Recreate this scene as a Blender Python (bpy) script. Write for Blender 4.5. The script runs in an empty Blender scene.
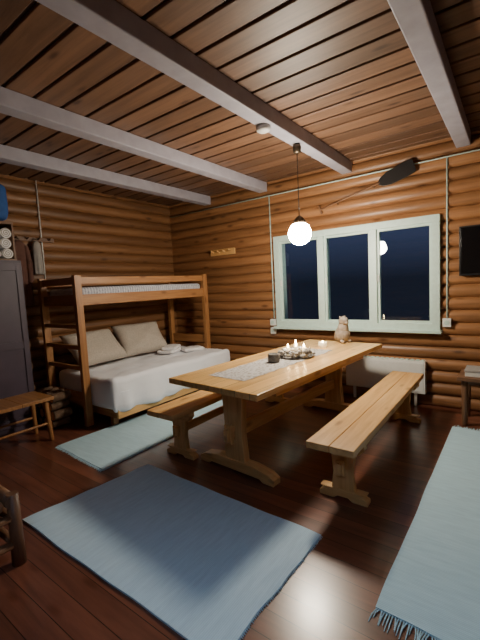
import bpy, bmesh, math, random
from mathutils import Vector, Matrix, noise
random.seed(7)
D2R = math.pi/180
XL, XR, YB, YF, ZC = -4.72, 1.9, -2.2, 4.5, 2.86
PITCH = 0.135

# ------------------------------------------------------------------ materials
def new_mat(name):
    m = bpy.data.materials.new(name); m.use_nodes = True
    nt = m.node_tree
    return m, nt, nt.nodes['Principled BSDF']

def plain(name, col, rough=0.6, emit=0, ecol=None, metal=0, noise_amt=0.12, nscale=25, bump=0.0, sheen=0):
    m, nt, p = new_mat(name)
    p.inputs['Roughness'].default_value = rough
    p.inputs['Metallic'].default_value = metal
    if sheen: p.inputs['Sheen Weight'].default_value = sheen
    tc = nt.nodes.new('ShaderNodeTexCoord')
    n = nt.nodes.new('ShaderNodeTexNoise'); n.inputs['Scale'].default_value = nscale; n.inputs['Detail'].default_value = 4
    nt.links.new(tc.outputs['Object'], n.inputs['Vector'])
    r = nt.nodes.new('ShaderNodeValToRGB')
    r.color_ramp.elements[0].position = .3; r.color_ramp.elements[1].position = .7
    r.color_ramp.elements[0].color = [c*(1-noise_amt) for c in col]+[1]
    r.color_ramp.elements[1].color = [min(1, c*(1+noise_amt)) for c in col]+[1]
    nt.links.new(n.outputs['Fac'], r.inputs['Fac'])
    nt.links.new(r.outputs['Color'], p.inputs['Base Color'])
    if bump:
        b = nt.nodes.new('ShaderNodeBump'); b.inputs['Strength'].default_value = bump; b.inputs['Distance'].default_value = .01
        nt.links.new(n.outputs['Fac'], b.inputs['Height']); nt.links.new(b.outputs['Normal'], p.inputs['Normal'])
    if emit:
        p.inputs['Emission Color'].default_value = list(ecol or col)+[1]
        p.inputs['Emission Strength'].default_value = emit
    return m

def wood(name, c1, c2, axis='Z', scale=22, stretch=14, rough=.5, plank=None, gap=0, knots=.5, coat=0, var=.3, bump=.15):
    m, nt, p = new_mat(name)
    L = nt.links.new; N = nt.nodes.new
    tc = N('ShaderNodeTexCoord')
    ai = 'XYZ'.index(axis)
    vec = tc.outputs['Object']
    rnd = None
    if plank:
        sp = N('ShaderNodeSeparateXYZ'); L(vec, sp.inputs[0])
        dv = N('ShaderNodeMath'); dv.operation='DIVIDE'; L(sp.outputs['XYZ'.index(plank[0])], dv.inputs[0]); dv.inputs[1].default_value = plank[1]
        fl = N('ShaderNodeMath'); fl.operation='FLOOR'; L(dv.outputs[0], fl.inputs[0])
        wn = N('ShaderNodeTexWhiteNoise'); wn.noise_dimensions='1D'; L(fl.outputs[0], wn.inputs['W'])
        rnd = wn.outputs['Value']
        sc = N('ShaderNodeVectorMath'); sc.operation='SCALE'; L(wn.outputs['Color'], sc.inputs[0]); sc.inputs['Scale'].default_value = 9
        ad = N('ShaderNodeVectorMath'); L(vec, ad.inputs[0]); L(sc.outputs[0], ad.inputs[1])
        vec = ad.outputs[0]
        fr = N('ShaderNodeMath'); fr.operation='FRACT'; L(dv.outputs[0], fr.inputs[0])
    mp = N('ShaderNodeMapping'); s = [scale]*3; s[ai] = scale/stretch; mp.inputs['Scale'].default_value = s
    L(vec, mp.inputs['Vector'])
    n = N('ShaderNodeTexNoise'); n.inputs['Scale'].default_value = 1; n.inputs['Detail'].default_value = 6
    n.inputs['Roughness'].default_value = .62; n.inputs['Distortion'].default_value = .6
    L(mp.outputs[0], n.inputs['Vector'])
    r = N('ShaderNodeValToRGB'); e = r.color_ramp.elements
    e[0].position=.33; e[0].color=list(c2)+[1]; e[1].position=.62; e[1].color=list(c1)+[1]
    L(n.outputs['Fac'], r.inputs['Fac'])
    col = r.outputs['Color']
    if knots:
        mk = N('ShaderNodeMapping'); s=[7.5]*3; s[ai]=2.6; mk.inputs['Scale'].default_value=s; L(vec, mk.inputs['Vector'])
        v = N('ShaderNodeTexVoronoi'); v.inputs['Scale'].default_value=1; L(mk.outputs[0], v.inputs['Vector'])
        rk = N('ShaderNodeValToRGB'); rk.color_ramp.elements[0].position=.07; rk.color_ramp.elements[1].position=.2
        k = 1-knots; rk.color_ramp.elements[0].color=(k,k*.85,k*.75,1); rk.color_ramp.elements[1].color=(1,1,1,1)
        L(v.outputs['Distance'], rk.inputs['Fac'])
        mx = N('ShaderNodeMix'); mx.data_type='RGBA'; mx.blend_type='MULTIPLY'; mx.inputs[0].default_value=1
        L(col, mx.inputs[6]); L(rk.outputs['Color'], mx.inputs[7]); col = mx.outputs[2]
    if rnd:
        mr = N('ShaderNodeMapRange'); L(rnd, mr.inputs['Value']); mr.inputs['To Min'].default_value=1-var; mr.inputs['To Max'].default_value=1+var*.6
        val = mr.outputs[0]
        if gap:
            g = N('ShaderNodeMath'); g.operation='GREATER_THAN'; L(fr.outputs[0], g.inputs[0]); g.inputs[1].default_value=gap
            mg = N('ShaderNodeMath'); mg.operation='MULTIPLY'; L(g.outputs[0], mg.inputs[0]); L(val, mg.inputs[1]); val = mg.outputs[0]
        vm = N('ShaderNodeVectorMath'); vm.operation='SCALE'; L(col, vm.inputs[0]); L(val, vm.inputs['Scale']); col = vm.outputs[0]
    L(col, p.inputs['Base Color'])
    p.inputs['Roughness'].default_value = rough
    if coat:
        p.inputs['Coat Weight'].default_value = coat; p.inputs['Coat Roughness'].default_value = .2
    b = N('ShaderNodeBump'); b.inputs['Strength'].default_value = bump; b.inputs['Distance'].default_value=.004
    L(n.outputs['Fac'], b.inputs['Height']); L(b.outputs['Normal'], p.inputs['Normal'])
    return m

M = {}
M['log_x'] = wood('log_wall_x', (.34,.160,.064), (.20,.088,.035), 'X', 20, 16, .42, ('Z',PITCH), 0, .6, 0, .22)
M['log_y'] = wood('log_wall_y_shaded', (.27,.128,.052), (.16,.070,.028), 'Y', 20, 16, .5, ('Z',PITCH), 0, .6, 0, .22)  # darker copy of the log colour; weak lamplight on side walls painted in
M['ceil'] = wood('ceiling_board', (.19,.100,.056), (.112,.056,.031), 'X', 20, 16, .5, ('Y',.2), 0, .6, 0, .3)
M['ceilgap'] = wood('ceiling_back_board', (.08,.042,.024), (.055,.028,.015), 'X', 20, 16, .6, None, 0, 0)
M['floor'] = wood('floor_plank', (.20,.070,.040), (.12,.040,.024), 'X', 16, 12, .3, ('Y',.115), .03, .3, .5, .3, .10)
for a in 'XYZ':
    M['pine'+a] = wood('pine_'+a, (.76,.46,.18), (.57,.30,.10), a, 24, 16, .42, None, 0, .45)
    M['bunk'+a] = wood('bunk_pine_'+a, (.43,.205,.072), (.28,.12,.042), a, 24, 16, .45, None, 0, .5)
    M['dark'+a] = wood('dark_wood_'+a, (.22,.11,.055), (.12,.055,.027), a, 24, 12, .5, None, 0, .5)
M['pineT'] = wood('pine_table_boards', (.88,.56,.22), (.70,.39,.13), 'Y', 24, 18, .3, ('X',.1286), .02, .45, 0, .2)
M['beam'] = plain('beam_paint', (.34,.33,.39), .55, nscale=8, noise_amt=.1)
M['frame'] = plain('window_paint', (.54,.70,.64), .45, noise_amt=.05)
M['white'] = plain('white_plastic', (.75,.75,.72), .45, noise_amt=.03)
M['black'] = plain('black_plastic', (.012,.012,.013), .35)
M['screen'] = plain('tv_screen', (.006,.006,.007), .12)
M['sheet'] = plain('white_sheet', (.88,.91,.98), .85, nscale=6, noise_amt=.03, bump=.3)
M['pillow'] = plain('pillow_fabric', (.50,.45,.39), .9, nscale=60, bump=.2)
M['towel'] = plain('towel_terry', (.9,.9,.94), .95, nscale=120, bump=.5)
M['purple'] = plain('cabinet_paint', (.075,.055,.085), .5, nscale=6)
M['blue'] = plain('blue_fabric', (.03,.10,.34), .8)
M['grey'] = plain('stone_grey', (.16,.15,.14), .8, nscale=40, noise_amt=.4)
M['wax'] = plain('candle_wax_glow', (.85,.78,.62), .5, .8, (1,.72,.38))  # faint emission put into the wax as candle glow
M['flame'] = plain('candle_flame', (1,.6,.2), .5, 130, (1,.66,.30))
M['cone'] = plain('dried_flower', (.45,.42,.38), .9, nscale=50, noise_amt=.5)
M['carve'] = plain('carved_birch', (.34,.28,.22), .7, nscale=18, noise_amt=.35, bump=.4)
M['red'] = plain('brown_cloth', (.13,.06,.045), .9)
M['cloth'] = plain('grey_cloth', (.36,.34,.32), .9)
M['metal'] = plain('brass_dark', (.12,.09,.06), .4, metal=.8)
M['bark'] = plain('firewood_bark', (.15,.09,.055), .9, nscale=30, noise_amt=.4, bump=.6)
M['globe'] = plain('opal_globe', (1,.93,.82), .3, 320, (1,.88,.70), noise_amt=0)
M['diff'] = plain('fill_lamp_diffuser', (1,1,1), .4, 150, (.46,.69,1.0), noise_amt=0)  # cool emitter of the added, unseen fill lamp

def stripes(name, c1, c2, axis, scale, bump=.5, rough=.95):
    m, nt, p = new_mat(name); L=nt.links.new; N=nt.nodes.new
    tc=N('ShaderNodeTexCoord'); w=N('ShaderNodeTexWave'); w.bands_direction=axis; w.inputs['Scale'].default_value=scale
    w.inputs['Distortion'].default_value=1.2; w.inputs['Detail'].default_value=3; w.inputs['Detail Scale'].default_value=2.5
    L(tc.outputs['Object'], w.inputs['Vector'])
    n=N('ShaderNodeTexNoise'); n.inputs['Scale'].default_value=60; n.inputs['Detail'].default_value=4
    mp=N('ShaderNodeMapping'); s=[1,1,1]; s['XYZ'.index(axis)]=.9; s[1-'XYZ'.index(axis)]=.12; mp.inputs['Scale'].default_value=s
    L(tc.outputs['Object'], mp.inputs[0]); L(mp.outputs[0], n.inputs['Vector'])
    a=N('ShaderNodeMath'); a.operation='MULTIPLY_ADD'; L(w.outputs['Fac'],a.inputs[0]); a.inputs[1].default_value=.35; L(n.outputs['Fac'],a.inputs[2])
    r=N('ShaderNodeValToRGB'); r.color_ramp.elements[0].position=.35; r.color_ramp.elements[1].position=.95
    r.color_ramp.elements[0].color=list(c2)+[1]; r.color_ramp.elements[1].color=list(c1)+[1]
    L(a.outputs[0], r.inputs['Fac']); L(r.outputs['Color'], p.inputs['Base Color'])
    b=N('ShaderNodeBump'); b.inputs['Strength'].default_value=bump; b.inputs['Distance'].default_value=.006
    L(a.outputs[0], b.inputs['Height']); L(b.outputs['Normal'], p.inputs['Normal'])
    p.inputs['Roughness'].default_value=rough
    return m
M['rugX'] = stripes('rag_rug_x', (.56,.75,.88), (.44,.61,.74), 'X', 34, .3)
M['rugY'] = stripes('rag_rug_y', (.52,.74,.84), (.40,.60,.70), 'Y', 34, .3)
M['ticking'] = stripes('mattress_ticking', (.65,.66,.7), (.25,.27,.36), 'Y', 9, .1)
def lace_mat():
    m,nt,p=new_mat('lace_runner'); L=nt.links.new; N=nt.nodes.new
    tc=N('ShaderNodeTexCoord'); v=N('ShaderNodeTexVoronoi'); v.inputs['Scale'].default_value=32; v.feature='DISTANCE_TO_EDGE'
    L(tc.outputs['Object'],v.inputs['Vector']); r=N('ShaderNodeValToRGB')
    r.color_ramp.elements[0].position=.08; r.color_ramp.elements[0].color=(.50,.48,.47,1)
    r.color_ramp.elements[1].position=.3; r.color_ramp.elements[1].color=(.22,.18,.14,1)
    L(v.outputs['Distance'],r.inputs['Fac']); L(r.outputs['Color'],p.inputs['Base Color']); p.inputs['Roughness'].default_value=.9
    return m
M['lace'] = lace_mat()

def glass_mat():
    m = bpy.data.materials.new('window_glass'); m.use_nodes=True; nt=m.node_tree
    nt.nodes.clear(); N=nt.nodes.new; L=nt.links.new
    o=N('ShaderNodeOutputMaterial'); mx=N('ShaderNodeMixShader'); t=N('ShaderNodeBsdfTransparent'); g=N('ShaderNodeBsdfGlossy')
    g.inputs['Roughness'].default_value=.01; t.inputs['Color'].default_value=(.85,.9,.92,1)
    f=N('ShaderNodeFresnel'); f.inputs['IOR'].default_value=1.5
    L(f.outputs[0],mx.inputs[0]); L(t.outputs[0],mx.inputs[1]); L(g.outputs[0],mx.inputs[2]); L(mx.outputs[0],o.inputs[0])
    return m
M['glass']=glass_mat()

# ------------------------------------------------------------------ mesh builder
class MB:
    def __init__(s, name): s.name=name; s.bm=bmesh.new(); s.mats=[]
    def mi(s, key):
        if key not in s.mats: s.mats.append(key)
        return s.mats.index(key)
    def faces(s, verts, faces, key, smooth=False, mat=None):
        if mat: verts=[mat@Vector(v) for v in verts]
        vs=[s.bm.verts.new(v) for v in verts]; i=s.mi(key)
        for f in faces:
            try: fc=s.bm.faces.new([vs[k] for k in f]); fc.material_index=i; fc.smooth=smooth
            except ValueError: pass
        return s
    def box(s, lo, hi, key, mat=None):
        x0,y0,z0=lo; x1,y1,z1=hi
        v=[(x0,y0,z0),(x1,y0,z0),(x1,y1,z0),(x0,y1,z0),(x0,y0,z1),(x1,y0,z1),(x1,y1,z1),(x0,y1,z1)]
        return s.faces(v,[(0,3,2,1),(4,5,6,7),(0,1,5,4),(1,2,6,5),(2,3,7,6),(3,0,4,7)],key,False,mat)
    def cyl(s, p0, p1, r0, key, r1=None, seg=20, cap=True):
        p0=Vector(p0); p1=Vector(p1); r1=r0 if r1 is None else r1
        d=(p1-p0).normalized(); q=d.to_track_quat('Z','Y')
        v=[]
        for p,r in ((p0,r0),(p1,r1)):
            for k in range(seg):
                a=2*math.pi*k/seg; v.append(p+q@Vector((math.cos(a)*r,math.sin(a)*r,0)))
        s.faces(v,[(k,(k+1)%seg,seg+(k+1)%seg,seg+k) for k in range(seg)],key,True)
        if cap:
            s.faces(v[:seg],[tuple(reversed(range(seg)))],key); s.faces(v[seg:],[tuple(range(seg))],key)
        return s
    def rings(s, rings, key, cap=True, smooth=True):
        n=len(rings[0]); v=[p for r in rings for p in r]; f=[]
        for i in range(len(rings)-1):
            for k in range(n): f.append((i*n+k,i*n+(k+1)%n,(i+1)*n+(k+1)%n,(i+1)*n+k))
        if cap: f.append(tuple(reversed(range(n)))); f.append(tuple((len(rings)-1)*n+k for k in range(n)))
        return s.faces(v,f,key,smooth)
    def lathe(s, c, prof, key, seg=28, cap=True):
        return s.rings([[ (c[0]+r*math.cos(2*math.pi*k/seg), c[1]+r*math.sin(2*math.pi*k/seg), c[2]+z) for k in range(seg)] for r,z in prof], key, cap)
    def ball(s, c, r, key, seg=16, scl=(1,1,1)):
        R=[]
        for i in range(1,seg):
            t=math.pi*i/seg
            R.append([(c[0]+scl[0]*r*math.sin(t)*math.cos(2*math.pi*k/seg), c[1]+scl[1]*r*math.sin(t)*math.sin(2*math.pi*k/seg), c[2]-scl[2]*r*math.cos(t)) for k in range(seg)])
        return s.rings(R,key)
    def prism(s, pts, y0, y1, key, plane='XZ', smooth=False):
        n=len(pts)
        f3=(lambda a,b,t:(a,t,b)) if plane=='XZ' else ((lambda a,b,t:(t,a,b)) if plane=='YZ' else (lambda a,b,t:(a,b,t)))
        v=[f3(a,b,y0) for a,b in pts]+[f3(a,b,y1) for a,b in pts]
        f=[tuple(range(n)),tuple(reversed(range(n,2*n)))]+[(k,n+k,n+(k+1)%n,(k+1)%n) for k in range(n)]
        return s.faces(v,f,key,smooth)
    def rbox(s, lo, hi, r, key, n=26, amp=0.0, fr=3.0, seed=0):
        lo=Vector(lo); hi=Vector(hi); c=(lo+hi)/2; h=(hi-lo)/2
        def put(p):
            q=Vector([max(-h[i]+r,min(h[i]-r,p[i])) for i in range(3)])
            d=Vector(p)-q
            if d.length>1e-6: p=q+d.normalized()*min(r, d.length) if d.length>r else Vector(p)
            p=Vector(p)+c
            if amp:
                nz=noise.noise_vector(p*fr+Vector((seed,0,0))); p=p+nz*amp
            return p
        for ax in range(3):
            for sg in (-1,1):
                a,b=(ax+1)%3,(ax+2)%3
                def samp(H):
                    t=[-H,-H+r*.15,-H+r*.4,-H+r*.7,-H+r]; m=[-H+r+(2*H-2*r)*k/n for k in range(1,n)]
                    return t+m+[-q for q in reversed(t)]
                A=samp(h[a]); B=samp(h[b]); v=[]
                for u in A:
                    for w in B:
                        p=[0,0,0]; p[ax]=sg*h[ax]; p[a]=u; p[b]=w; v.append(put(p))
                nb=len(B); f=[]
                for i in range(len(A)-1):
                    for j in range(nb-1):
                        q=(i*nb+j,(i+1)*nb+j,(i+1)*nb+j+1,i*nb+j+1)
                        f.append(q if sg>0 else tuple(reversed(q)))
                s.faces(v,f,key,True)
        return s
    def pillow(s, mat, w, h, t, key, n=20, seed=0):
        for sg in (1,-1):
            v=[]
            for i in range(n+1):
                for j in range(n+1):
                    u=-1+2*i/n; q=-1+2*j/n
                    th=max(0,(1-u**4)*(1-q**4))**.55*t/2
                    px=u*w/2*(1-.08*(1-q*q)) ; py=q*h/2*(1-.08*(1-u*u))
                    wr=(noise.noise(Vector((u*2.2+seed,q*2.2,sg)))*.022+noise.noise(Vector((u*6+seed,q*5,sg)))*.008)*(th/(t/2))
                    v.append(mat@Vector((px,py,sg*(th+wr))))
            f=[]
            for i in range(n):
                for j in range(n):
                    a=(i*(n+1)+j,(i+1)*(n+1)+j,(i+1)*(n+1)+j+1,i*(n+1)+j+1); f.append(a if sg>0 else tuple(reversed(a)))
            s.faces(v,f,key,True)
        return s
    def done(s, bevel=0, origin=True, rot=0, loc=None, weld=True, parent=None):
        if weld: bmesh.ops.remove_doubles(s.bm, verts=s.bm.verts, dist=1e-5)
        bmesh.ops.recalc_face_normals(s.bm, faces=s.bm.faces)
        me=bpy.data.meshes.new(s.name); ob=bpy.data.objects.new(s.name, me); bpy.context.collection.objects.link(ob)
        if loc is not None: ob.location=loc
        elif origin:
            xs=[v.co for v in s.bm.verts]; c=Vector([(min(v[i] for v in xs)+max(v[i] for v in xs))/2 for i in range(3)]); c.z=min(v.z for v in xs)
            bmesh.ops.translate(s.bm, verts=s.bm.verts, vec=-c); ob.location=c
        ob.rotation_euler[2]=rot
        s.bm.to_mesh(me); s.bm.free()
        for k in s.mats: me.materials.append(M[k])
        if bevel:
            b=ob.modifiers.new('bevel','BEVEL'); b.width=bevel; b.segments=2; b.limit_method='ANGLE'; b.angle_limit=40*D2R
        if parent: ob.parent=parent
        return ob
def empty(name):
    e=bpy.data.objects.new(name,None); bpy.context.collection.objects.link(e); return e

# ------------------------------------------------------------------ room shell
def log_strip(mb, along, a0, a1, z0, z1, base, sgn, key):
    i=math.floor(z0/PITCH+1e-6); NS=12
    while i*PITCH < z1-1e-6:
        zz=[i*PITCH+PITCH*k/NS for k in range(NS+1)]
        zz=[min(max(z,z0),z1) for z in zz]
        zz=sorted(set(round(z,6) for z in zz))
        if len(zz)>1:
            v=[]
            for z in zz:
                t=(z/PITCH-i)*2-1; t=max(-.985,min(.985,t))
                d=base+sgn*(.050*math.sqrt(1-t*t)-.042)
                for a in (a0,a1): v.append((a,d,z) if along=='X' else (d,a,z))
            mb.faces(v,[(2*k,2*k+1,2*k+3,2*k+2) for k in range(len(zz)-1)],key,True)
        i+=1

WX0,WX1,WZ0,WZ1=-2.68,-.64,.86,2.10
def wall_shell(name, along, a0, a1, base, sgn, key, hole=None):
    mb=MB(name); T=.12
    regs=[(a0,a1,0,ZC+.04)]
    if hole:
        h0,h1,g0,g1=hole
        regs=[(a0,h0,0,ZC+.04),(h1,a1,0,ZC+.04),(h0,h1,0,g0),(h0,h1,g1,ZC+.04)]
    for r in regs:
        log_strip(mb,along,r[0],r[1],r[2],r[3],base,sgn,key)
        b0,b1=sorted((base-sgn*.045,base-sgn*(.045+T)))
        if along=='X': mb.box((r[0],b0,r[2]),(r[1],b1,r[3]),key)
        else: mb.box((b0,r[0],r[2]),(b1,r[1],r[3]),key)
    return mb.done(origin=False, weld=False)
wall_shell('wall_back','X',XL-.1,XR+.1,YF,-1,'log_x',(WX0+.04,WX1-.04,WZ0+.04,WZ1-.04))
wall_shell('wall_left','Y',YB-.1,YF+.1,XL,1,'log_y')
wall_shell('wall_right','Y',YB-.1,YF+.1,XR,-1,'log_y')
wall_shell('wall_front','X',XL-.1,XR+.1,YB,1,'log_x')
MB('floor').box((XL-.2,YB-.2,-.1),(XR+.2,YF+.2,0),'floor').done(origin=False)
mb=MB('ceiling'); mb.box((XL-.2,YB-.2,ZC+.018),(XR+.2,YF+.2,ZC+.1),'ceilgap')
k=math.floor(YB/.2)
while k*.2<YF+.05:
    y=k*.2; mb.box((XL-.1,y+.013,ZC),(XR+.1,y+.187,ZC+.020),'ceil'); k+=1
mb.done(.005,origin=False)
for bx in (-3.86,-2.83,-1.635,-.43,.75):
    MB('ceiling_beam').box((bx-.065,YB+.0,ZC-.125),(bx+.065,YF-.0,ZC),'beam').done(.008)

# ------------------------------------------------------------------ window
mb=MB('window_1'); ft=.075; yo=YF-.03; 
def rect_frame(mb,x0,x1,z0,z1,w,y0,y1,key):
    mb.box((x0,y0,z0),(x0+w,y1,z1),key); mb.box((x1-w,y0,z0),(x1,y1,z1),key)
    mb.box((x0+w,y0,z0),(x1-w,y1,z0+w),key); mb.box((x0+w,y0,z1-w),(x1-w,y1,z1),key)
rect_frame(mb,WX0,WX1,WZ0,WZ1,ft,yo-.015,YF+.15,'frame')
w3=(WX1-WX0-ft)/3
for k in (1,2):
    x=WX0+ft/2+w3*k; mb.box((x-.035,yo-.01,WZ0+ft),(x+.035,YF+.15,WZ1-ft),'frame')
for k in range(3):
    xa=WX0+ft/2+w3*k+(.0375 if k==0 else .035); xb=WX0+ft/2+w3*(k+1)-(.0375 if k==2 else .035)
    rect_frame(mb,xa,xb,WZ0+ft,WZ1-ft,.028,YF-.015,YF+.03,'frame')
    mb.box((xa+.025,YF+.004,WZ0+ft+.025),(xb-.025,YF+.008,WZ1-ft-.025),'glass')
    mb.box((xa+.008,YF-.035,1.42),(xa+.02,YF-.015,1.5),'white')
mb.box((WX0-.02,YF-.10,WZ0-.025),(WX1+.02,YF-.02,WZ0+.005),'frame')
mb.done(.004)

# ------------------------------------------------------------------ table
def trestle(mb,yc,w_foot,w_post,h,key,th=.06,ftz=.09):
    hw=w_foot/2; pw=w_post/2
    mb.prism([(-hw,0),(-hw+.1,0),(-hw+.13,.02),(hw-.13,.02),(hw-.1,0),(hw,0),(hw,ftz*.45),(hw-.05,ftz*.75),(pw+.08,ftz),(-pw-.08,ftz),(-hw+.05,ftz*.75),(-hw,ftz*.45)],yc-th*.6,yc+th*.6,key[0])
    mb.prism([(-pw,ftz-.005),(pw,ftz-.005),(pw*.82,h*.45),(pw,h-.07),(-pw,h-.07),(-pw*.82,h*.45)],yc-th*.42,yc+th*.42,key[1])
    mb.prism([(-hw*.9,h),(hw*.9,h),(hw*.9,h-.035),(hw*.7,h-.075),(-hw*.7,h-.075),(-hw*.9,h-.035)],yc-th*.55,yc+th*.55,key[0])
mb=MB('dining_table')
mb.box((-.45,-1.1,.705),(.45,1.1,.75),'pineT')
for sy in (-.83,.83): trestle(mb,sy,.76,.21,.705,('pineX','pineZ'),.075,.1)
mb.box((-.02,-.95,.27),(.02,.95,.37),'pineY')
for sy in (-.91,.91): mb.box((-.035,sy-.015,.25),(.035,sy+.015,.4),'pineZ')
mb.box((-.37,-.78,.64),(-.34,.78,.705),'pineY'); mb.box((.34,-.78,.64),(.37,.78,.705),'pineY')
TR=-4.5*D2R; TC=Vector((-1.68,3.04,0))
table=mb.done(.005,loc=TC,rot=TR)
def tpos(x,y): return TC+Vector((x*math.cos(TR)-y*math.sin(TR), x*math.sin(TR)+y*math.cos(TR),.75))

def bench(cx,cy,w=.31,l=2.1):
    mb=MB('wooden_bench')
    mb.box((-w/2,-l/2,.405),(-.003,l/2,.45),'pineY'); mb.box((.0,-l/2,.405),(w/2,l/2,.45),'pineY')
    for sy in (-l/2+.23,l/2-.23):
        trestle(mb,sy,.33,.16,.405,('pineX','pineZ'),.055,.07)
    mb.box((-.015,-l/2+.15,.2),(.015,l/2-.15,.27),'pineY')
    for sy in (-l/2+.17,l/2-.17): mb.box((-.03,sy-.01,.185),(.03,sy+.01,.285),'pineZ')
    return mb.done(.005,loc=(cx,cy,0))
bench(-.90,3.10); bench(-2.33,3.00,.31)

# ------------------------------------------------------------------ bunk bed
BX0,BX1,BY0,BY1=-4.53,-3.77,2.17,4.20
bunk=empty('bunk_bed')
mb=MB('bunk_frame')
for x in (BX0,BX1):
    for y in (BY0,BY1):
        mb.box((x-.028,y-.04,0),(x+.028,y+.04,1.66),'bunkZ')
for x in (BX1,BX0):
    mb.box((x-.014,BY0+.04,1.56),(x+.014,BY1-.04,1.64),'bunkY')
    mb.box((x-.014,BY0+.04,1.33),(x+.014,BY1-.04,1.45),'bunkY')
for y in (BY0,BY1):
    for z0,z1 in ((1.56,1.64),(1.33,1.45),(.22,.36)):
        mb.box((BX0+.028,y-.014,z0),(BX1-.028,y+.014,z1),'bunkX')
for z in (.62,.85,1.08): mb.box((BX0+.028,BY0-.03,z),(BX1-.028,BY0+.01,z+.045),'bunkX')
mb.box((BX0+.028,BY1-.014,.62),(BX1-.028,BY1+.014,.74),'bunkX')
for k in range(14):
    y=BY0+.1+k*.140; mb.box((BX0+.014,y,1.345),(BX1-.014,y+.08,1.365),'bunkX')
LX=-3.36
mb.box((LX-.03,BY0+.1,.11),(LX,BY1+.05,.21),'pineY')
mb.box((BX0,BY0+.1,.11),(LX-.03,BY0+.13,.21),'bunkX'); mb.box((BX0,BY1+.02,.11),(LX-.03,BY1+.05,.21),'bunkX')
for y in (BY0+.1,3.2,BY1-.12): mb.box((LX-.20,y+.03,0),(LX-.14,y+.09,.2),'bunkZ')
for k in range(12):
    y=BY0+.16+k*.165; mb.box((BX0+.05,y,.185),(LX-.03,y+.09,.2),'bunkX')
mb.done(.004,parent=bunk)
mb=MB('upper_mattress'); mb.rbox((BX0+.03,BY0+.05,1.366),(BX1-.02,BY1-.05,1.53),.04,'ticking',n=12,amp=.004); mb.done(parent=bunk)
mb=MB('lower_mattress'); mb.rbox((BX0+.035,BY0+.055,.195),(LX+.005,BY1+.05,.54),.06,'sheet',n=44,amp=.010,fr=2.6)
for v in mb.bm.verts:
    p=v.co
    if p.x>LX-.05 and p.z<.48:
        t=(.48-p.z)/.28
        p.x+=t*(.035+.026*math.sin(p.y*19+3*noise.noise(Vector((0,p.y*3,0)))))
        if p.z<.23: p.z-=.03+.03*noise.noise(Vector((1,p.y*3,5)))
    if p.z>.4:
        p.z+=.020*noise.noise(Vector((p.x*6,p.y*3.5,2)))+.008*noise.noise(Vector((p.x*16,p.y*9,4)))
mb.done(parent=bunk)
for cy,sd,tw,zz,rt in ((2.64,1,6,.775,46),(3.36,5,-8,.785,52)):
    mb=MB('pillow')
    m=Matrix.Translation((-4.28,cy,zz))@Matrix.Rotation(tw*D2R,4,'Z')@Matrix.Rotation(rt*D2R,4,'Y')@Matrix.Rotation(90*D2R,4,'Z')
    mb.pillow(m,.74,.52,.22,'pillow',seed=sd); mb.done(parent=bunk)
for (x,y,z,w,l,a) in ((-4.0,3.64,.556,.24,.34,.3),(-3.98,3.65,.604,.2,.3,.5),(-3.80,3.88,.556,.22,.3,-.4)):
    mb=MB('folded_towel')
    m=Matrix.Translation((x,y,z))@Matrix.Rotation(a,4,'Z')
    mb.rbox((-w/2,-l/2,0),(w/2,l/2,.045),.018,'towel',n=8,amp=.006,fr=9)
    for v in mb.bm.verts: v.co=m@v.co
    mb.done(parent=bunk)

# ------------------------------------------------------------------ rugs
def rug(corners, key, fringe_edges, fr_len=.07, n=40, seed=0):
    mb=MB('rag_rug'); c=[Vector((a,b,0)) for a,b in corners]
    def P(u,v,z):
        p=c[0].lerp(c[1],u).lerp(c[3].lerp(c[2],u),v)
        e=.012*noise.noise(Vector((u*5+seed,v*5,0)))
        return Vector((p.x+e,p.y+e*.7,z+.004*max(0,noise.noise(Vector((u*4+seed,v*6,3))))))
    for z,fl in ((.012,False),(.001,True)):
        v=[P(i/n,j/n,z) for i in range(n+1) for j in range(n+1)]
        f=[(i*(n+1)+j,(i+1)*(n+1)+j,(i+1)*(n+1)+j+1,i*(n+1)+j+1) for i in range(n) for j in range(n)]
        mb.faces(v,f,key,True)
    for (A,B) in (((0,0),(1,0)),((1,0),(1,1)),((1,1),(0,1)),((0,1),(0,0))):
        v=[]
        for k in range(n+1):
            u=A[0]+(B[0]-A[0])*k/n; w=A[1]+(B[1]-A[1])*k/n
            v+= [P(u,w,.012),P(u,w,.001)]
        mb.faces(v,[(2*k,2*k+2,2*k+3,2*k+1) for k in range(n)],key)
    for (A,B,out) in fringe_edges:
        o=Vector((out[0],out[1],0)); cnt=80
        for k in range(cnt):
            u=A[0]+(B[0]-A[0])*(k+.5)/cnt; w=A[1]+(B[1]-A[1])*(k+.5)/cnt
            p=P(u,w,.006); j=Vector((random.uniform(-.012,.012),random.uniform(-.012,.012),0))
            q=p+o*fr_len*random.uniform(.6,1)+j*1.2*(fr_len/.1); q.z=.003
            mid=(p+q)/2+j*.4*(fr_len/.1); mid.z=.006
            mb.cyl(p,mid,.003,key,seg=5,cap=False); mb.cyl(mid,q,.003,key,r1=.0015,seg=5)
    return mb.done(weld=False)
rug([(-2.56,.95),(-.90,.96),(-.87,1.84),(-2.44,1.89)],'rugX',[((0,0),(0,1),(-1,0)),((1,0),(1,1),(1,0))],.012)
rug([(-3.52,1.68),(-2.69,1.63),(-2.72,3.68),(-3.45,3.7)],'rugY',[((0,0),(1,0),(0,-1)),((0,1),(1,1),(0,1))],.03,seed=4)
rug([(-.475,1.53),(.42,1.5),(.42,3.9),(-.46,3.93)],'rugY',[((0,0),(1,0),(0,-1)),((0,1),(1,1),(0,1))],.09,seed=9)

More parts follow.
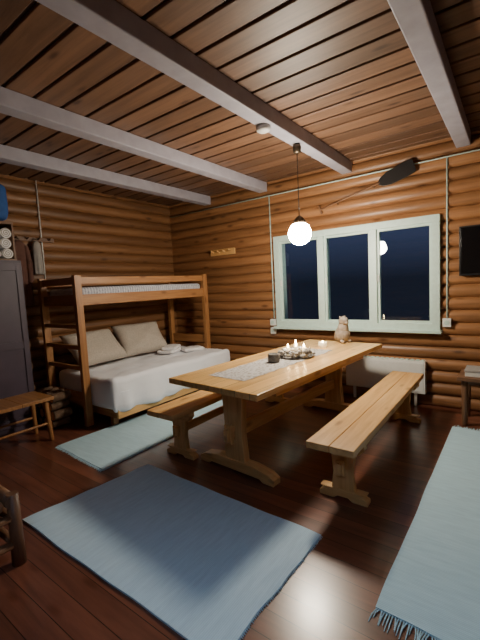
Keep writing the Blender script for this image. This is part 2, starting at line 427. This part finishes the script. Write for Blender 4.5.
# ------------------------------------------------------------------ pendant lamp
PX,PY,PZ=-1.64,3.22,1.918
mb=MB('globe_pendant_lamp'); mb.ball((PX,PY,PZ),.108,'globe',24)
mb.lathe((PX,PY,PZ+.090),[(.062,0),(.060,.02),(.045,.045),(.03,.06),(.012,.075)],'metal')
mb.cyl((PX,PY,PZ+.15),(PX,PY,ZC-.2),.004,'black',seg=8)
mb.lathe((PX,PY,ZC-.2),[(.008,-.01),(.035,0),(.04,.05),(.03,.075)],'metal')
mb.done()
mb=MB('smoke_detector'); mb.lathe((-1.66,2.68,ZC-.125-.045),[(.035,0),(.056,.012),(.062,.045)],'white'); mb.done()
# unseen fill lamp added behind camera; opaque drum keeps light off the ceiling
mb=MB('added_fill_lamp'); LXY=(.0,-.35)
mb.lathe((*LXY,ZC-.24),[(.175,0),(.18,0),(.18,.24),(.17,.24),(.17,.02),(.175,0)],'black',cap=False)
mb.lathe((*LXY,ZC-.10),[(.165,0),(.165,.02)],'diff'); mb.done(weld=False)

# ------------------------------------------------------------------ wall things
YW=YF-.012
mb=MB('cable_conduit'); mb.cyl((XL+.02,YW,2.67),(XR-.02,YW,2.67),.008,'frame',seg=8); mb.done()
mb=MB('cable_conduit'); mb.cyl((-2.735,YW,2.66),(-2.735,YW,.975),.008,'frame',seg=8); mb.done()
mb=MB('cable_conduit'); mb.cyl((-.575,YW,2.66),(-.575,YW,1.0),.008,'frame',seg=8); mb.done()
mb=MB('cable_conduit'); mb.cyl((XL+.018,2.3,ZC),(XL+.018,2.3,1.5),.008,'white',seg=8); mb.done()
for x,z in ((-.575,.95),(-2.745,.92),(-2.745,.80)):
    mb=MB('power_outlet'); mb.box((x-.04,YW-.035,z-.045),(x+.04,YW+.005,z+.045),'white'); mb.cyl((x,YW-.04,z),(x,YW-.034,z),.026,'frame'); mb.done(.004)
mb=MB('electric_radiator')
mb.box((-1.68,YW-.075,.15),(-.78,YW-.005,.52),'white')
for k in range(16): mb.box((-1.65+k*.055,YW-.07,.515),(-1.615+k*.055,YW-.015,.53),'frame')
mb.box((-1.66,YW-.08,.17),(-.8,YW-.074,.5),'white')
mb.box((-1.6,YW-.05,.0),(-1.57,YW-.02,.16),'white'); mb.box((-.9,YW-.05,.0),(-.87,YW-.02,.16),'white')
mb.done(.006)
mb=MB('television'); mb.box((-.46,YW-.06,1.44),(.50,YW-.02,1.94),'black'); mb.box((-.445,YW-.063,1.46),(.485,YW-.059,1.925),'screen'); mb.box((-.1,YW-.025,1.55),(.15,YW+.002,1.8),'black'); mb.done(.004)
mb=MB('coat_hook_rack'); mb.box((-3.83,YW-.03,1.94),(-3.36,YW,2.03),'pineX')
for k in range(4):
    x=-3.76+k*.11; mb.cyl((x,YW-.03,1.985),(x,YW-.08,2.0),.009,'pineZ',seg=10); mb.ball((x,YW-.08,2.0),.015,'pineZ',8)
mb.done(.004)
mb=MB('canoe_paddle'); YP=YW-.04
p0=Vector((-1.97,YP,2.35)); p1=Vector((-1.24,YP,2.535)); mb.cyl(p0,p1,.010,'darkX',seg=10)
mb.cyl(p0+Vector((-.02,0,.05)),p0+Vector((.02,0,-.05)),.013,'darkX',seg=10)
d=(p1-p0).normalized(); d=(d+Vector((0,0,.06))).normalized(); nrm=Vector((-d.z,0,d.x)); pts=[]
for u,w in ((0,.012),(.04,.05),(.12,.075),(.3,.08),(.38,.075),(.40,.06)): pts.append(p1+d*(u-.02)+nrm*w)
for u,w in ((.40,.06),(.38,.075),(.3,.08),(.12,.075),(.04,.05),(0,.012)): pts.append(p1+d*(u-.02)-nrm*w)
mb.prism([(p.x,p.z) for p in pts],YP-.008,YP+.008,'black')
for q in (p0.lerp(p1,.3),p0.lerp(p1,.9)): mb.cyl(q+Vector((0,0,-.014)),q+Vector((0,.04,-.014)),.006,'metal',seg=8)
mb.done(.003)

# ------------------------------------------------------------------ table items
mb=MB('table_runner')
n=30; v=[]
for j in range(n+1):
    for i in range(9):
        e=.008*math.sin(j*2.1)*(1 if i==0 else -1 if i==8 else 0)
        v.append((-.19+.38*i/8+e,-.70+1.4*j/n,.003+.001*math.sin(i*3+j)))
mb.faces(v,[(j*9+i,j*9+i+1,(j+1)*9+i+1,(j+1)*9+i) for j in range(n) for i in range(8)],'lace',True)
o=mb.done(loc=tpos(-.03,-.18),rot=TR)
p=tpos(-.04,-.23)
mb=MB('stone_candle_holder'); mb.lathe((0,0,0.004),[(.045,0),(.055,.01),(.055,.07),(.05,.078),(.035,.078),(.033,.05)],'grey'); mb.done(loc=p)
p=tpos(0,.08)
mb=MB('candle_wreath_centerpiece')
mb.lathe((0,0,.005),[(.15,0),(.17,.008),(.17,.014),(.14,.012)],'grey')
for k in range(90):
    a=random.uniform(0,6.283); r=random.uniform(.08,.165); z=.02+random.uniform(0,.05)
    mb.ball((r*math.cos(a),r*math.sin(a),z),random.uniform(.012,.026),random.choice(['cone','cone','grey','sheet']),6,(1,1,.8))
for k in range(4):
    a=k*math.pi/2+.5; x,y=.075*math.cos(a),.075*math.sin(a)
    zt=.09+.025*(k%2)
    mb.cyl((x,y,.015),(x,y,zt),.02,'wax',seg=14)
    mb.rings([[(x+r*math.cos(t*.785),y+r*math.sin(t*.785),zt+h) for t in range(8)] for r,h in ((.002,.004),(.008,.012),(.005,.026),(.001,.038))],'flame')
mb.done(loc=p)
p=tpos(-.02,.64)
mb=MB('tealight_candle'); mb.lathe((0,0,0),[(.035,0),(.045,.02),(.045,.06),(.038,.06),(.036,.04)],'wax'); mb.ball((0,0,.06),.007,'flame',8,(1,1,1.8)); mb.done(loc=p)
p=tpos(.02,1.03)
mb=MB('carved_animal_figurine')
mb.ball((0,0,.09),.092,'carve',16,(1.05,.85,1.0)); mb.ball((-.065,0,.055),.055,'carve',12,(1.2,.9,1.0))
mb.ball((.02,0,.16),.070,'carve',14,(.95,.85,1.2)); mb.ball((.03,0,.245),.056,'carve',14,(1.1,.9,1.0)); mb.ball((.082,0,.23),.026,'carve',10,(1.2,.8,.75))
for sy in (-.032,.032):
    mb.ball((.01,sy,.29),.014,'carve',10,(.8,.6,1.1)); mb.ball((.07,sy*.8,.255),.006,'black',6)
    mb.ball((.06,sy*1.4,.02),.025,'carve',8,(1.5,.8,.8)); mb.ball((.065,sy*1.2,.09),.022,'carve',8,(.9,.8,2.4))
mb.done(loc=p+Vector((0,0,.001)),rot=-.6)

# ------------------------------------------------------------------ left side
mb=MB('storage_cabinet')
mb.box((-4.69,.75,0),(-4.30,1.86,1.85),'purple')
for y0,y1 in ((.77,1.30),(1.32,1.85)):
    mb.box((-4.30,y0,.08),(-4.283,y1,1.82),'purple')
    rect=[(y0,.08,y0+.06,1.82),(y1-.06,.08,y1,1.82),(y0+.06,.08,y1-.06,.16),(y0+.06,1.74,y1-.06,1.82),(y0+.06,.90,y1-.06,.98)]
    for a,b,c,d2 in rect: mb.box((-4.283,a,b),(-4.272,c,d2),'purple')
    hy=y1-.035 if y0<1 else y0+.02
    mb.box((-4.272,hy,1.02),(-4.25,hy+.015,1.16),'metal')
mb.done(.003)
mb=MB('towel_shelf')
mb.box((-4.69,.9,1.851),(-4.40,1.86,1.875),'darkY'); mb.box((-4.69,.9,2.25),(-4.40,1.86,2.275),'darkY')
mb.box((-4.69,.9,1.875),(-4.40,.92,2.25),'darkZ'); mb.box((-4.69,1.84,1.875),(-4.40,1.86,2.25),'darkZ')
mb.done(.003)
mb=MB('rolled_towels')
for r in range(3):
    for k in range(7):
        y=1.775-k*.118-(r%2)*.01; z=1.875+.056+r*.108
        R=.054
        mb.cyl((-4.66,y,z),(-4.385,y,z),R,'towel',seg=18)
        for t in range(26):
            a=t*.6; rr=R*(1-t/28); a2=(t+1)*.6; r2=R*(1-(t+1)/28)
            mb.cyl((-4.383,y+rr*math.cos(a),z+rr*math.sin(a)),(-4.383,y+r2*math.cos(a2),z+r2*math.sin(a2)),.003,'cloth',seg=4,cap=False)
mb.done(weld=False)
mb=MB('blue_duffel_bag'); mb.rbox((-4.68,1.1,2.295),(-4.42,1.86,2.68),.07,'blue',n=10,amp=.018,fr=6)
mb.cyl((-4.42,1.3,2.45),(-4.40,1.6,2.5),.01,'black'); mb.done()

def coat(name,cx,cy,ztop,zbot,w,key,seed,sleeves=True):
    mb=MB(name); R=[]; n=36
    for i in range(15):
        t=i/14; z=ztop+(zbot-ztop)*t
        wy=(w*.25+w*.75*min(1,(t/.14))**.6)*(1+.1*t)/2; dx=.02+.025*min(1,t*4)
        ring=[]
        for k in range(n):
            a=2*math.pi*k/n; f=1+.12*t*math.sin(a*7+seed)+.05*noise.noise(Vector((a*2,t*4,seed)))
            ring.append((cx+dx*math.cos(a)*f,cy+wy*math.sin(a)*f,z))
        R.append(ring)
    mb.rings(R,key)
    for sg in ((-1,1) if sleeves else ()):
        pts=[(cx,cy+sg*w*.36,ztop-.07),(cx+.03,cy+sg*w*.42,ztop-.25),(cx+.035,cy+sg*w*.42,ztop-.5)]
        mb.cyl(pts[0],pts[1],.03,key,r1=.035,seg=12); mb.cyl(pts[1],pts[2],.035,key,r1=.03,seg=12)
    mb.cyl((cx-.04,cy,ztop+.03),(cx+.02,cy,ztop+.01),.008,'metal',seg=8)
    mb.done(weld=False)
mb=MB('wall_peg_rail'); mb.box((XL+.005,1.92,2.12),(XL+.03,2.45,2.17),'darkY')
for k in range(4): mb.cyl((XL+.03,1.99+k*.13,2.145),(XL+.09,1.99+k*.13,2.16),.01,'darkY',seg=10)
mb.done(.003)
coat('hanging_coat',-4.64,2.0,2.12,1.35,.20,'red',1)
coat('hanging_scarf',-4.64,2.20,2.12,1.72,.10,'cloth',3,False)

def stool(name,x0,x1,y0,y1,h,keys,splay=.03,leg=.022):
    mb=MB(name); ax,tz=keys
    mb.box((x0,y0,h-.035),(x1,(y0+y1)/2-.002,h),ax); mb.box((x0,(y0+y1)/2+.002,h-.035),(x1,y1,h),ax)
    for x,sx in ((x0+.06,-1),(x1-.06,1)):
        for y,sy in ((y0+.06,-1),(y1-.06,1)):
            mb.cyl((x+sx*splay,y+sy*splay,0),(x,y,h-.03),leg*.85,tz,r1=leg,seg=12)
        mb.cyl((x+sx*splay*.6,y0+.06-splay*.6,h*.4),(x+sx*splay*.6,y1-.06+splay*.6,h*.4),.012,tz,seg=10)
    mb.box((x0+.05,y0+.05,h-.075),(x1-.05,y0+.07,h-.035),ax); mb.box((x0+.05,y1-.07,h-.075),(x1-.05,y1-.05,h-.035),ax)
    return mb.done(.004)
stool('wooden_stool',-4.12,-3.70,1.18,1.78,.45,('bunkX','bunkZ'),.02,.025)
stool('side_table',-.43,.02,3.99,4.40,.48,('darkX','darkZ'),.0,.03)
mb=MB('paper_box'); mb.box((-.37,4.05,.481),(-.08,4.28,.53),'white'); mb.box((-.375,4.045,.525),(-.075,4.285,.545),'cloth'); mb.done(.004)
mb=MB('firewood_stack')
for r in range(4):
    for k in range(4):
        x=-4.42+k*.125+(r%2)*.05; z=.055+r*.098; R=random.uniform(.045,.056)
        n=random.choice([6,7,9]); a0=random.random()*3
        R1=[(x+R*random.uniform(.85,1)*math.cos(a0+2*math.pi*t/n),1.88,z+R*math.sin(a0+2*math.pi*t/n)) for t in range(n)]
        mb.rings([[ (q[0],1.885+random.uniform(0,.015),q[2]) for q in R1],[(q[0],2.09,q[2]) for q in R1]],'bark',cap=False)
        mb.faces([(q[0],1.89,q[2]) for q in R1],[tuple(range(n))],'pineY'); mb.faces([(q[0],2.09,q[2]) for q in R1],[tuple(range(n))],'pineY')
mb.done(weld=False)
mb=MB('log_chair')
x0,x1,y0,y1=-2.66,-2.17,.34,.77
for x in (x0,x1):
    for y,h in ((y0,.78),(y1,.40)): mb.cyl((x,y,0),(x,y,h),.036,'darkZ',r1=.030,seg=14)
    for z in (.12,.27): mb.cyl((x,y0,z),(x,y1,z),.022,'darkY',seg=12)
    mb.cyl((x,y0-.02,.56),(x,y1-.1,.52),.026,'darkY',seg=12)
for y in (y0,y1):
    for z in (.1,.24): mb.cyl((x0,y,z),(x1,y,z),.022,'darkX',seg=12)
for k in range(6): mb.cyl((x0-.02,y0+.03+k*.078,.36),(x1+.02,y0+.03+k*.078,.36),.036,'darkX',seg=12)
for z in (.5,.62,.74): mb.cyl((x0,y0,z),(x1,y0,z),.024,'darkX',seg=12)
mb.done()

# ------------------------------------------------------------------ world + camera
w=bpy.data.worlds.new('night_sky'); bpy.context.scene.world=w; w.use_nodes=True
nt=w.node_tree; bg=nt.nodes['Background']
tc=nt.nodes.new('ShaderNodeTexCoord'); sp=nt.nodes.new('ShaderNodeSeparateXYZ'); r=nt.nodes.new('ShaderNodeValToRGB')
nt.links.new(tc.outputs['Generated'],sp.inputs[0]); nt.links.new(sp.outputs[2],r.inputs[0]); nt.links.new(r.outputs[0],bg.inputs[0])
r.color_ramp.elements[0].color=(.012,.016,.028,1); r.color_ramp.elements[0].position=0
r.color_ramp.elements[1].color=(.06,.075,.15,1); r.color_ramp.elements[1].position=.16
bg.inputs[1].default_value=1.0

cam=bpy.data.cameras.new('camera'); co=bpy.data.objects.new('camera',cam); bpy.context.collection.objects.link(co)
right=Vector((.804,.593,-.0513)).normalized(); fwd=Vector((-.595,.799,-.0906)); fwd=(fwd-right*fwd.dot(right)).normalized()
up=right.cross(fwd)
mt=Matrix((right,up,-fwd)).transposed().to_4x4(); mt.translation=Vector((0,0,1.45)); co.matrix_world=mt
cam.sensor_fit='HORIZONTAL'; cam.sensor_width=36; cam.lens=370/480*36; cam.clip_start=.05
bpy.context.scene.camera=co
